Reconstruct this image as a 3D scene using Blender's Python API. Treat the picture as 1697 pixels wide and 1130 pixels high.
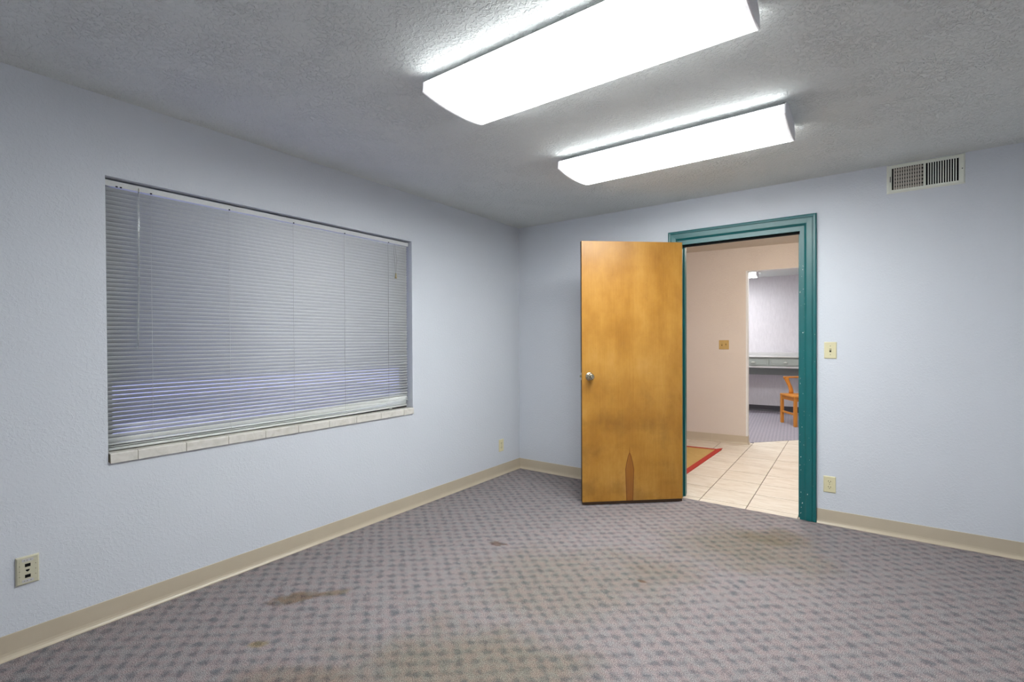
import bpy, bmesh, math, random
from mathutils import Vector, Matrix

for o in list(bpy.data.objects):
    bpy.data.objects.remove(o)
S = bpy.context.scene
COL = S.collection
random.seed(7)

# ------------------------------------------------------------------ camera
W_PX, H_PX, F_PX = 1697.0, 1130.0, 802.34
cam_d = bpy.data.cameras.new('camera')
cam = bpy.data.objects.new('camera', cam_d)
COL.objects.link(cam)
S.camera = cam
cam_d.sensor_fit = 'HORIZONTAL'
cam_d.sensor_width = 36.0
cam_d.lens = F_PX / W_PX * 36.0
cam_d.shift_y = 6.53 / W_PX
cam_d.clip_start = 0.02
_y, _t, _r = math.radians(35.907), math.radians(-0.4825), math.radians(-0.2662)
Fw = Vector((-math.sin(_y) * math.cos(_t), math.cos(_y) * math.cos(_t), math.sin(_t)))
Rt = Vector((math.cos(_y), math.sin(_y), 0))
Up = Rt.cross(Fw)
R2 = Rt * math.cos(_r) + Up * math.sin(_r)
U2 = -Rt * math.sin(_r) + Up * math.cos(_r)
M = Matrix((R2, U2, -Fw)).transposed().to_4x4()
M.translation = Vector((2.8134, -4.0097, 1.2875))
cam.matrix_world = M

# ------------------------------------------------------------------ world and exposure
wd = bpy.data.worlds.new('world')
S.world = wd
wd.use_nodes = True
wd.node_tree.nodes['Background'].inputs[0].default_value = (0.46, 0.50, 1.0, 1)
wd.node_tree.nodes['Background'].inputs[1].default_value = 3.4
S.view_settings.view_transform = 'Standard'
S.view_settings.look = 'None'
S.view_settings.gamma = 1.0
S.view_settings.use_curve_mapping = False
S.view_settings.exposure = 0.0
LENS_STRENGTH = 32.0          # the two wraparound fluorescent lights
HALL_STRENGTH = 135.0         # dome lamp in the hall
FAR_STRENGTH = 22.0           # fluorescent light in the far room

H = 2.42                     # ceiling height

# ------------------------------------------------------------------ shader helper
def lin(r, g, b):
    def c(v):
        v /= 255.0
        return v / 12.92 if v <= 0.04045 else ((v + 0.055) / 1.055) ** 2.4
    return (c(r), c(g), c(b), 1.0)

class G:
    """small wrapper round one material's node tree"""
    def __init__(s, name, rough=0.6, spec=0.5, metal=0.0):
        s.m = bpy.data.materials.new(name)
        s.m.use_nodes = True
        s.t = s.m.node_tree
        s.p = s.t.nodes['Principled BSDF']
        s.p.inputs['Roughness'].default_value = rough
        s.p.inputs['Metallic'].default_value = metal
        s.p.inputs['Specular IOR Level'].default_value = spec
        s._pos = None
    def node(s, kind):
        return s.t.nodes.new(kind)
    def put(s, sock, v):
        if hasattr(v, 'is_linked') or isinstance(v, bpy.types.NodeSocket):
            s.t.links.new(v, sock)
        elif v is not None:
            sock.default_value = v
    def pos(s, which='Object'):
        tc = s.node('ShaderNodeTexCoord')
        return tc.outputs[which]
    def world(s):
        g = s.node('ShaderNodeNewGeometry')
        return g.outputs['Position']
    def xyz(s, v):
        n = s.node('ShaderNodeSeparateXYZ'); s.put(n.inputs[0], v)
        return n.outputs[0], n.outputs[1], n.outputs[2]
    def vec(s, x, y, z):
        n = s.node('ShaderNodeCombineXYZ')
        for i, v in enumerate((x, y, z)): s.put(n.inputs[i], v)
        return n.outputs[0]
    def f(s, op, a, b=None, c=None, clamp=False):
        n = s.node('ShaderNodeMath'); n.operation = op; n.use_clamp = clamp
        s.put(n.inputs[0], a)
        if b is not None: s.put(n.inputs[1], b)
        if c is not None: s.put(n.inputs[2], c)
        return n.outputs[0]
    def noise(s, v, scale, detail=3, rough=0.55, dist=0.0, out=0):
        n = s.node('ShaderNodeTexNoise')
        s.put(n.inputs['Vector'], v)
        n.inputs['Scale'].default_value = scale
        n.inputs['Detail'].default_value = detail
        n.inputs['Roughness'].default_value = rough
        n.inputs['Distortion'].default_value = dist
        return n.outputs[out]
    def voro(s, v, scale, feature='F1'):
        n = s.node('ShaderNodeTexVoronoi'); n.feature = feature
        s.put(n.inputs['Vector'], v); n.inputs['Scale'].default_value = scale
        return n.outputs['Distance']
    def scale(s, v, sx, sy, sz):
        n = s.node('ShaderNodeVectorMath'); n.operation = 'MULTIPLY'
        s.put(n.inputs[0], v); n.inputs[1].default_value = (sx, sy, sz)
        return n.outputs[0]
    def ramp(s, v, stops):
        n = s.node('ShaderNodeValToRGB'); s.put(n.inputs[0], v)
        e = n.color_ramp.elements
        while len(e) < len(stops): e.new(0.5)
        for i, (p, c) in enumerate(stops):
            e[i].position = p
            e[i].color = c if len(c) == 4 else (*c, 1)
        return n.outputs[0]
    def grey(s, v, a, b):
        """0 below a, 1 above b"""
        n = s.node('ShaderNodeMapRange'); n.interpolation_type = 'SMOOTHSTEP'
        s.put(n.inputs[0], v)
        n.inputs[1].default_value = a; n.inputs[2].default_value = b
        return n.outputs[0]
    def mix(s, fac, a, b, mode='MIX'):
        n = s.node('ShaderNodeMix'); n.data_type = 'RGBA'; n.blend_type = mode
        s.put(n.inputs['Factor'], fac); s.put(n.inputs[6], a); s.put(n.inputs[7], b)
        return n.outputs[2]
    def color(s, v): s.put(s.p.inputs['Base Color'], v); return s
    def bump(s, h, dist=0.01, strength=1.0):
        n = s.node('ShaderNodeBump')
        n.inputs['Distance'].default_value = dist
        n.inputs['Strength'].default_value = strength
        s.put(n.inputs['Height'], h)
        s.put(s.p.inputs['Normal'], n.outputs[0])
        return s

def plain(name, rgb, rough=0.5, spec=0.5, metal=0.0, var=0.06, scale=30, bump=0.0, bscale=200):
    g = G(name, rough, spec, metal)
    c = lin(*rgb)
    if var > 0:
        n = g.noise(g.world(), scale, 4)
        d = tuple(max(0, v * (1 - var)) for v in c[:3]) + (1,)
        e = tuple(min(1, v * (1 + var)) for v in c[:3]) + (1,)
        g.color(g.mix(n, d, e))
    else:
        g.color(c)
    if bump > 0:
        g.bump(g.noise(g.world(), bscale, 2), bump)
    return g.m

def textured_paint(name, rgb, bump, bscale, rough=0.7, spots=0.04, spec=0.3):
    """rolled / knocked-down wall texture"""
    g = G(name, rough, spec)
    p = g.world()
    c = lin(*rgb)
    big = g.noise(p, 1.7, 4)
    a = tuple(v * (1 - spots) for v in c[:3]) + (1,)
    b = tuple(min(1, v * (1 + spots)) for v in c[:3]) + (1,)
    g.color(g.mix(big, a, b))
    n1 = g.noise(p, bscale, 3, 0.5, 0.6)
    blob = g.grey(n1, 0.47, 0.60)
    n2 = g.noise(p, bscale * 3.1, 2)
    patch = g.grey(g.noise(p, 5.0, 3), 0.35, 0.65)
    h = g.f('ADD', g.f('MULTIPLY', blob, g.f('ADD', g.f('MULTIPLY', patch, 0.7), 0.45)), g.f('MULTIPLY', n2, 0.25))
    g.bump(h, bump)
    return g.m

MAT = {}
MAT['wall'] = textured_paint('pale_blue_wall_paint', (213, 217, 224), 0.0005, 75, 0.50, 0.015, 0.45)
MAT['ceiling'] = textured_paint('knockdown_ceiling_paint', (224, 228, 226), 0.0038, 62, 0.75, 0.02)
MAT['hall_wall'] = textured_paint('warm_hall_paint', (222, 211, 201), 0.0012, 90, 0.6, 0.02)
MAT['hall_ceiling'] = textured_paint('hall_ceiling_paint', (205, 196, 184), 0.002, 70, 0.7, 0.02)
MAT['white_trim'] = plain('white_corner_paint', (226, 226, 226), 0.5)
MAT['base'] = plain('beige_vinyl_cove_base', (196, 183, 161), 0.34, 0.5, 0, 0.05, 6)
MAT['dark_base'] = plain('dark_vinyl_cove_base', (70, 68, 76), 0.5)
MAT['plate'] = plain('almond_plastic', (222, 214, 176), 0.32, 0.5, 0, 0.03)
MAT['plate_pale'] = plain('pale_almond_plastic', (204, 200, 176), 0.35, 0.5, 0, 0.03)
MAT['plate_tan'] = plain('tan_plastic', (196, 164, 100), 0.4, 0.5, 0, 0.05)
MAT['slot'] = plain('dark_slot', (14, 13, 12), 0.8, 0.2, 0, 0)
MAT['screw'] = plain('plate_screw', (150, 146, 118), 0.35, 0.5, 0.4, 0)
MAT['vent_paint'] = plain('cream_vent_enamel', (234, 236, 224), 0.38, 0.5, 0, 0.03)
MAT['vent_dark'] = plain('dark_duct', (20, 17, 16), 0.9, 0.1, 0, 0)
MAT['vent_shade'] = plain('shaded_vent_enamel', (212, 208, 196), 0.45)  # darker copy of the vent enamel: shade of the left louvers put in colour
MAT['damper'] = plain('damper_metal', (150, 140, 128), 0.5, 0.5, 0.0, 0.1)
MAT['metal'] = plain('satin_nickel', (176, 168, 150), 0.20, 0.5, 1.0, 0.03)
MAT['brass'] = plain('dull_brass', (150, 120, 70), 0.35, 0.5, 1.0, 0.05)
MAT['cord'] = plain('white_cord', (196, 196, 190), 0.7)
MAT['tassel'] = plain('tan_tassel', (176, 160, 120), 0.6)
MAT['housing'] = plain('white_enamel_housing', (224, 222, 226), 0.4)
MAT['alu'] = plain('window_aluminium', (96, 96, 96), 0.45, 0.5, 0.6)
MAT['concrete'] = plain('outdoor_concrete', (178, 178, 176), 0.9, 0.2, 0, 0.12, 4)
MAT['leaf'] = plain('hedge_leaf', (52, 66, 44), 0.6, 0.4, 0, 0.3, 40)
MAT['grout'] = plain('tile_grout', (132, 116, 104), 0.9, 0.2, 0, 0.08)
MAT['sill_grout'] = plain('sill_grout', (150, 142, 122), 0.9, 0.2, 0, 0.1)
MAT['desk'] = plain('grey_green_desk_paint', (160, 167, 164), 0.42, 0.5, 0, 0.04)
MAT['pull'] = plain('pale_metal_pull', (216, 216, 210), 0.35, 0.5, 0.25, 0)
MAT['desk_top'] = plain('pale_grey_laminate', (198, 196, 198), 0.35, 0.5, 0, 0.03)
MAT['rug_border'] = plain('red_rug_binding', (178, 62, 52), 0.85, 0.2, 0, 0.1, 60)
MAT['bulb_metal'] = plain('lamp_base_brass', (170, 140, 90), 0.3, 0.5, 0.8)

def blind_mat():
    g = G('blind_slat_enamel', 0.42, 0.45)
    g.color(lin(196, 197, 193))
    # dust speckle
    n = g.noise(g.world(), 260, 2)
    g.color(g.mix(g.grey(n, 0.55, 0.8), lin(213, 215, 212), lin(194, 195, 190)))
    return g.m
MAT['slat'] = blind_mat()

def wand_mat():
    g = G('clear_wand_plastic', 0.12, 0.6)
    g.color(lin(225, 228, 226))
    g.p.inputs['Transmission Weight'].default_value = 0.75
    g.p.inputs['IOR'].default_value = 1.35
    return g.m
MAT['wand'] = wand_mat()

def glass_mat():
    g = G('window_glass', 0.02, 0.5)
    g.color((0.96, 0.98, 1.0, 1))
    g.p.inputs['Transmission Weight'].default_value = 1.0
    g.p.inputs['IOR'].default_value = 1.45
    return g.m
MAT['glass'] = glass_mat()

def lens_mat(name, rgb, st, edge=None):
    g = G(name, 0.4, 0.4)
    g.color(lin(240, 240, 240))
    g.p.inputs['Emission Color'].default_value = (*rgb, 1)
    g.p.inputs['Emission Strength'].default_value = st
    if edge:      # tubes sit in the middle: the lens is dimmer at its turned-up sides
        _, y, z = g.xyz(g.pos('Object'))
        side = g.f('MAXIMUM', g.grey(g.f('ABSOLUTE', y), edge * 0.80, edge * 0.985), g.grey(z, -0.079, -0.072))
        g.put(g.p.inputs['Emission Strength'], g.f('MULTIPLY', st, g.f('SUBTRACT', 1.0, g.f('MULTIPLY', side, 0.80))))
    return g.m
MAT['lens'] = lens_mat('fluorescent_lens', (0.96, 0.996, 0.995), LENS_STRENGTH, 0.194)
MAT['far_lens'] = lens_mat('far_fluorescent_lens', (0.97, 1.0, 0.98), FAR_STRENGTH, 0.21)
MAT['lip'] = lens_mat('bright_plastic_lip', (0.97, 0.97, 1.0), 0.75)
MAT['dome'] = lens_mat('warm_dome_glass', (1.0, 0.89, 0.77), HALL_STRENGTH)

def teal_mat():
    g = G('teal_gloss_enamel', 0.36, 0.65)
    p = g.world()
    n = g.noise(p, 9, 3)
    base = g.mix(n, lin(0, 90, 93), lin(2, 100, 101))
    # small chips to white primer, mostly along the edge of the jamb
    x, y, z = g.xyz(p)
    chip = g.grey(g.noise(g.scale(p, 1, 1, 0.45), 95, 1, 0.3), 0.80, 0.81)
    near = g.f('SUBTRACT', 1.0, g.grey(g.f('ABSOLUTE', g.f('SUBTRACT', x, 2.462)), 0.006, 0.020), clamp=True)
    chip2 = g.grey(g.noise(g.scale(p, 1, 1, 0.5), 110, 1, 0.3), 0.715, 0.73)
    low = g.f('SUBTRACT', 1.0, g.grey(z, 1.75, 2.0))
    m = g.f('MULTIPLY', g.f('MAXIMUM', chip, g.f('MULTIPLY', chip2, near)), low)
    g.color(g.mix(m, base, lin(206, 212, 208)))
    g.bump(g.noise(g.scale(p, 1, 1, 0.15), 120, 2), 0.0004)
    return g.m
MAT['teal'] = teal_mat()

def door_mat():
    """birch veneer, coordinates: x along the leaf from the hinge, z up (leaf's own space)"""
    g = G('honey_birch_veneer', 0.30, 0.5)
    p = g.pos('Object')
    x, y, z = g.xyz(p)
    grain = g.noise(g.scale(p, 26, 26, 1.3), 3.0, 5, 0.6, 0.5)
    cloud = g.noise(g.scale(p, 2.3, 2.3, 1.5), 1.6, 5, 0.6)
    leafs = g.noise(g.vec(g.f('FLOOR', g.f('MULTIPLY', x, 5.0)), 0.0, 0.0), 3.7, 0)
    tone = g.f('ADD', g.f('MULTIPLY', grain, 0.11), g.f('ADD', g.f('MULTIPLY', cloud, 0.58), g.f('ADD', 0.07, g.f('MULTIPLY', leafs, 0.17))))
    c = g.ramp(tone, [(0.36, lin(146, 97, 31)), (0.47, lin(165, 115, 41)), (0.56, lin(178, 129, 53)), (0.68, lin(194, 145, 76))])
    # knots and figure marks near the top
    kn = g.grey(g.noise(g.scale(p, 1.6, 1.6, 1.0), 11, 3, 0.6, 1.5), 0.68, 0.78)
    c = g.mix(g.f('MULTIPLY', kn, 0.35), c, lin(128, 76, 24))
    # darker brown patches low down, fading out higher up the leaf
    low_patches = g.f('MULTIPLY', g.grey(g.noise(p, 4.2, 5, 0.6), 0.46, 0.70), g.f('SUBTRACT', 1.0, g.grey(z, 0.5, 1.5)))
    c = g.mix(g.f('MULTIPLY', low_patches, 0.38), c, lin(104, 70, 26))
    # narrow sanded flame shaped stain at the foot: pointed top, straight sides
    cx = 0.434
    dx = g.f('ABSOLUTE', g.f('SUBTRACT', x, cx))
    dome = g.f('MULTIPLY', g.f('POWER', g.f('MAXIMUM', g.f('DIVIDE', g.f('SUBTRACT', 0.405, z), 0.13), 0.0), 0.62), 0.036)
    half = g.f('MINIMUM', g.f('ADD', 0.0265, g.f('MULTIPLY', z, 0.036)), g.f('MAXIMUM', dome, g.f('MULTIPLY', g.f('SUBTRACT', 0.460, z), 0.05)))
    half = g.f('MAXIMUM', half, 0.0)
    q = g.f('SUBTRACT', half, dx)
    inside = g.grey(q, -0.001, 0.002)
    edge = g.f('MULTIPLY', inside, g.f('SUBTRACT', 1.0, g.grey(q, 0.001, 0.009)))
    streak = g.noise(g.scale(p, 90, 90, 4), 1.0, 3)
    st = g.mix(streak, lin(112, 58, 12), lin(152, 90, 28))
    c = g.mix(g.f('MULTIPLY', inside, 0.75), c, st)
    c = g.mix(g.f('MULTIPLY', edge, 0.8), c, lin(92, 42, 6))
    g.color(c)
    g.bump(grain, 0.0003)
    g.put(g.p.inputs['Roughness'], g.f('ADD', 0.26, g.f('MULTIPLY', cloud, 0.16)))
    return g.m
MAT['door'] = door_mat()
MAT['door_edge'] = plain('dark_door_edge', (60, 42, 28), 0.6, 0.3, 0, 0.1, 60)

def carpet_mat():
    g = G('patterned_loop_carpet', 0.95, 0.12)
    p = g.world()
    x, y, z = g.xyz(p)
    wob = g.noise(p, 38, 2, 0.5, 0, 1)
    wx, wy, _ = g.xyz(wob)
    fib = g.noise(p, 270, 2, 0.7)
    fib2 = g.noise(p, 480, 1, 0.6)
    X = g.f('DIVIDE', g.f('ADD', g.f('SUBTRACT', x, 0.965), g.f('MULTIPLY', g.f('SUBTRACT', wx, 0.5), 0.060)), 0.098)
    Y = g.f('DIVIDE', g.f('ADD', g.f('ADD', y, 2.933), g.f('MULTIPLY', g.f('SUBTRACT', wy, 0.5), 0.055)), 0.080)
    tau = 2 * math.pi
    a = g.f('COSINE', g.f('MULTIPLY', g.f('ADD', X, Y), tau))
    b = g.f('COSINE', g.f('MULTIPLY', g.f('SUBTRACT', X, Y), tau))
    v = g.f('MULTIPLY', g.f('ADD', a, b), 0.5)
    # irregular size of each motif and broken edges
    var = g.noise(p, 16, 1)
    v = g.f('ADD', v, g.f('MULTIPLY', g.f('SUBTRACT', var, 0.5), 2.2))
    v = g.f('ADD', v, g.f('MULTIPLY', g.f('SUBTRACT', fib, 0.5), 5.5))
    blot = g.grey(v, -0.30, 1.55)
    ground = g.mix(g.grey(g.noise(p, 22, 2), 0.35, 0.65), lin(214, 201, 200), lin(204, 204, 204))
    ground = g.mix(g.grey(fib2, 0.35, 0.65), g.mix(0.72, ground, lin(84, 78, 80)), ground)
    ground = g.mix(g.grey(fib, 0.40, 0.62), g.mix(0.35, ground, lin(120, 92, 92)), ground)
    c = g.mix(g.f('MULTIPLY', blot, 0.62), ground, lin(70, 81, 98))
    salt = g.noise(p, 300, 1, 0.5, 0.0)
    c = g.mix(1.0, c, g.ramp(salt, [(0.38, (0.42, 0.40, 0.42, 1)), (0.52, (0.96, 0.94, 0.94, 1)), (0.62, (1.0, 1.0, 1.0, 1))]), 'MULTIPLY')
    # worn olive-brown traffic areas
    def spot(cx, cy, rx, ry, soft, ang=0.0, nscale=4, namp=0.9):
        ca, sa = math.cos(ang), math.sin(ang)
        dx = g.f('SUBTRACT', x, cx); dy = g.f('SUBTRACT', y, cy)
        ex = g.f('DIVIDE', g.f('ADD', g.f('MULTIPLY', dx, ca), g.f('MULTIPLY', dy, sa)), rx)
        ey = g.f('DIVIDE', g.f('SUBTRACT', g.f('MULTIPLY', dy, ca), g.f('MULTIPLY', dx, sa)), ry)
        r = g.f('SQRT', g.f('ADD', g.f('MULTIPLY', ex, ex), g.f('MULTIPLY', ey, ey)))
        r = g.f('ADD', r, g.f('MULTIPLY', g.f('SUBTRACT', g.noise(p, nscale, 4), 0.5), namp))
        return g.f('SUBTRACT', 1.0, g.grey(r, 1.0 - soft, 1.0))
    olive = (0.78, 0.77, 0.60, 1)
    brown = (0.74, 0.64, 0.48, 1)
    for (cx, cy, rx, ry, an, st, col) in [
        (2.22, -0.75, 0.62, 0.50, 0.3, 0.75, olive), (2.38, -0.45, 0.30, 0.20, 0.6, 0.8, (0.76, 0.72, 0.58, 1)),
        (1.55, -1.75, 0.85, 0.60, 0.8, 0.55, olive), (1.55, -2.60, 0.75, 0.40, 0.5, 0.8, olive),
        (1.05, -3.02, 0.35, 0.14, 0.5, 0.7, (0.82, 0.74, 0.60, 1)), (1.90, -1.30, 0.30, 0.25, 0.2, 0.5, (0.84, 0.80, 0.66, 1))]:
        c = g.mix(g.f('MULTIPLY', spot(cx, cy, rx, ry, 0.75, an), st), c, g.mix(1.0, c, col, 'MULTIPLY'))
    c = g.mix(spot(0.505, -2.690, 0.15, 0.075, 0.6, 1.0, 22, 1.1), c, g.mix(1.0, c, (0.72, 0.62, 0.48, 1), 'MULTIPLY'))
    c = g.mix(spot(0.62, -2.545, 0.10, 0.04, 0.6, 0.9, 14, 0.9), c, g.mix(1.0, c, (0.86, 0.76, 0.60, 1), 'MULTIPLY'))
    c = g.mix(spot(0.73, -2.985, 0.06, 0.035, 0.7, 0.7, 18, 0.7), c, g.mix(1.0, c, (0.98, 0.86, 0.56, 1), 'MULTIPLY'))
    c = g.mix(spot(0.935, -1.585, 0.07, 0.035, 0.5, 0.2, 40, 2.2), c, g.mix(1.0, c, (0.60, 0.48, 0.42, 1), 'MULTIPLY'))
    c = g.mix(spot(1.86, -1.52, 0.035, 0.02, 0.6, 0.2, 30, 0.8), c, g.mix(1.0, c, (0.66, 0.50, 0.40, 1), 'MULTIPLY'))
    g.color(c)
    g.bump(g.f('ADD', fib, g.f('MULTIPLY', fib2, 0.7)), 0.0035)
    return g.m
MAT['carpet'] = carpet_mat()

def far_carpet_mat():
    g = G('grey_striped_carpet', 0.95, 0.12)
    p = g.world()
    x, y, z = g.xyz(p)
    u = g.f('ADD', x, g.f('MULTIPLY', y, 0.10))
    s = g.f('SINE', g.f('MULTIPLY', u, 150))
    n = g.noise(p, 180, 2)
    v = g.f('ADD', g.f('MULTIPLY', s, 0.09), n)
    g.color(g.mix(g.grey(v, 0.2, 0.9), lin(140, 134, 144), lin(172, 166, 176)))
    g.bump(n, 0.003)
    return g.m
MAT['far_carpet'] = far_carpet_mat()

def far_wall_mat():
    g = G('vertical_combed_wallcovering', 0.7, 0.25)
    p = g.world()
    n = g.noise(g.scale(p, 1, 1, 0.22), 42, 3, 0.6, 0.4)
    g.color(g.mix(n, lin(200, 196, 203), lin(224, 220, 227)))
    g.bump(n, 0.004)
    return g.m
MAT['far_wall'] = far_wall_mat()

def tile_mat(name, c1, c2, c3, rough=0.32, sc=1.0):
    g = G(name, rough, 0.5)
    p = g.pos('Object')
    oi = g.node('ShaderNodeObjectInfo').outputs['Random']
    q = g.node('ShaderNodeVectorMath'); q.operation = 'ADD'
    g.put(q.inputs[0], g.world()); g.put(q.inputs[1], g.vec(g.f('MULTIPLY', oi, 31.0), 0, 0))
    n = g.noise(g.scale(q.outputs[0], 1, 2.6 if sc == 1.0 else 1.0, 1), 5.5 * sc, 5, 0.6, 0.8)
    c = g.ramp(n, [(0.32, c1), (0.5, c2), (0.68, c3)])
    g.color(g.mix(g.f('MULTIPLY', oi, 0.25), c, c1))
    g.put(g.p.inputs['Roughness'], g.f('ADD', rough, g.f('MULTIPLY', n, 0.2)))
    return g.m
MAT['tile'] = tile_mat('cream_ceramic_tile', lin(206, 192, 174), lin(220, 209, 194), lin(230, 222, 211))
MAT['sill_tile'] = tile_mat('marbled_sill_tile', lin(206, 202, 192), lin(218, 214, 206), lin(226, 222, 215), 0.3, 4.0)

def rug_mat():
    g = G('woven_straw_rug', 0.9, 0.15)
    p = g.world()
    x, y, z = g.xyz(p)
    w = g.f('MULTIPLY', g.f('SINE', g.f('MULTIPLY', x, 700)), g.f('SINE', g.f('MULTIPLY', y, 700)))
    n = g.noise(p, 14, 4)
    c = g.mix(n, lin(196, 160, 96), lin(214, 180, 118))
    g.color(c); g.bump(w, 0.0015)
    return g.m
MAT['rug'] = rug_mat()

def chair_mat():
    g = G('orange_stained_oak', 0.34, 0.5)
    p = g.pos('Object')
    n = g.noise(g.scale(p, 30, 30, 3), 2.0, 4, 0.6, 0.4)
    g.color(g.mix(n, lin(184, 108, 28), lin(222, 152, 66)))
    return g.m
MAT['chair'] = chair_mat()

# ------------------------------------------------------------------ mesh helpers
def meta(o, label=None, cat=None, group=None, kind=None):
    if label: o['label'] = label
    if cat: o['category'] = cat
    if group: o['group'] = group
    if kind: o['kind'] = kind
    return o

def empty(name, loc=(0, 0, 0), rz=0.0):
    o = bpy.data.objects.new(name, None)
    o.empty_display_size = 0.1
    o.location = loc
    o.rotation_euler = (0, 0, rz)
    COL.objects.link(o)
    return o

def obj(name, bm, mat, parent=None, loc=(0, 0, 0), smooth=False, rot=(0, 0, 0)):
    me = bpy.data.meshes.new(name)
    bmesh.ops.recalc_face_normals(bm, faces=bm.faces)
    bm.to_mesh(me); bm.free()
    if smooth:
        for f in me.polygons: f.use_smooth = True
    me.materials.append(mat)
    o = bpy.data.objects.new(name, me)
    o.location = loc; o.rotation_euler = rot
    COL.objects.link(o)
    if parent: o.parent = parent
    return o

def share(name, src, parent, loc=(0, 0, 0), rot=(0, 0, 0), scale=(1, 1, 1)):
    o = bpy.data.objects.new(name, src.data)
    o.location = loc; o.rotation_euler = rot; o.scale = scale
    COL.objects.link(o); o.parent = parent
    return o

def B(): return bmesh.new()

def box(bm, x0, x1, y0, y1, z0, z1, bev=0.0, seg=2):
    vs = [bm.verts.new(p) for p in ((x0, y0, z0), (x1, y0, z0), (x1, y1, z0), (x0, y1, z0), (x0, y0, z1), (x1, y0, z1), (x1, y1, z1), (x0, y1, z1))]
    fs = [bm.faces.new([vs[i] for i in q]) for q in ((0, 3, 2, 1), (4, 5, 6, 7), (0, 1, 5, 4), (1, 2, 6, 5), (2, 3, 7, 6), (3, 0, 4, 7))]
    if bev > 0:
        es = list({e for f in fs for e in f.edges})
        bmesh.ops.bevel(bm, geom=es, offset=bev, segments=seg, profile=0.5, affect='EDGES')
    return bm

def mkbox(*a, **k): return box(B(), *a, **k)

def prism(bm, pts, fn, t0, t1, cap=True):
    """pts: 2D outline; fn(u, v, t) -> 3D"""
    a = [bm.verts.new(fn(u, v, t0)) for u, v in pts]
    b = [bm.verts.new(fn(u, v, t1)) for u, v in pts]
    n = len(pts)
    for i in range(n):
        bm.faces.new((a[i], a[(i + 1) % n], b[(i + 1) % n], b[i]))
    if cap:
        bm.faces.new(a[::-1]); bm.faces.new(b)
    return bm

def loft(bm, rings, cap=True, closed=True):
    vr = [[bm.verts.new(p) for p in r] for r in rings]
    n = len(rings[0])
    for a, b in zip(vr[:-1], vr[1:]):
        for i in range(n if closed else n - 1):
            bm.faces.new((a[i], a[(i + 1) % n], b[(i + 1) % n], b[i]))
    if cap:
        bm.faces.new(vr[0][::-1]); bm.faces.new(vr[-1])
    return bm

def tube(bm, pts, r, n=8):
    pts = [Vector(p) for p in pts]
    rings = []
    for i, p in enumerate(pts):
        d = (pts[min(i + 1, len(pts) - 1)] - pts[max(i - 1, 0)]).normalized()
        a = d.orthogonal().normalized() if abs(d.z) > 0.9 else d.cross(Vector((0, 0, 1))).normalized()
        b = d.cross(a).normalized()
        rr = r[i] if isinstance(r, (list, tuple)) else r
        rings.append([p + a * rr * math.cos(2 * math.pi * k / n) + b * rr * math.sin(2 * math.pi * k / n) for k in range(n)])
    return loft(bm, rings)

def lathe(bm, prof, fn, n=24):
    """prof: (radius, height) pairs; fn(x, y, h) -> 3D"""
    rings = [[fn(r * math.cos(2 * math.pi * k / n), r * math.sin(2 * math.pi * k / n), h) for k in range(n)] for r, h in prof]
    return loft(bm, rings)

def polyslab(bm, poly, z0, z1):
    a = [bm.verts.new((x, y, z0)) for x, y in poly]
    b = [bm.verts.new((x, y, z1)) for x, y in poly]
    n = len(poly)
    for i in range(n):
        bm.faces.new((a[i], a[(i + 1) % n], b[(i + 1) % n], b[i]))
    bm.faces.new(a[::-1]); bm.faces.new(b)
    return bm

def clip(poly, nx, ny, c):
    """keep nx*x + ny*y <= c"""
    out = []
    for i in range(len(poly)):
        p, q = poly[i], poly[(i + 1) % len(poly)]
        dp, dq = nx * p[0] + ny * p[1] - c, nx * q[0] + ny * q[1] - c
        if dp <= 0: out.append(p)
        if (dp < 0 < dq) or (dq < 0 < dp):
            t = dp / (dp - dq)
            out.append((p[0] + (q[0] - p[0]) * t, p[1] + (q[1] - p[1]) * t))
    return out

# frame of the hall's far wall: s along it, t behind it
D2 = Vector((0.9966, 0.0822)); N2 = Vector((-0.0822, 0.9966)); H0 = Vector((0.945, 2.432))
HR = math.atan2(0.0822, 0.9966)
def ST(s, t, z=0.0):
    q = H0 + D2 * s + N2 * t
    return Vector((q.x, q.y, z))
def stbox(bm, s0, s1, t0, t1, z0, z1):
    vs = [bm.verts.new(ST(s, t, z)) for z in (z0, z1) for s, t in ((s0, t0), (s1, t0), (s1, t1), (s0, t1))]
    for q in ((0, 3, 2, 1), (4, 5, 6, 7), (0, 1, 5, 4), (1, 2, 6, 5), (2, 3, 7, 6), (3, 0, 4, 7)):
        bm.faces.new([vs[i] for i in q])
    return bm

RX, RY = 4.25, -4.75          # room extents
WT = 0.12                     # wall thickness
WY0, WY1, WZ0, WZ1 = -3.299, -1.435, 0.735, 2.056    # window opening
JL, JR, JH = 1.622, 2.450, 2.062                     # inner faces of the door jamb
JT = 0.036                                           # jamb board thickness

# ------------------------------------------------------------------ shell
bm = B()
for a in ((-0.16, 0, RY, WY0, 0, H), (-0.16, 0, WY1, 0, 0, H), (-0.16, 0, WY0, WY1, 0, WZ0), (-0.16, 0, WY0, WY1, WZ1, H)):
    box(bm, *a)
bmesh.ops.remove_doubles(bm, verts=bm.verts, dist=1e-5)
meta(obj('wall_left', bm, MAT['wall']), 'pale blue textured wall with the wide window and blinds', 'wall', kind='structure')

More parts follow.
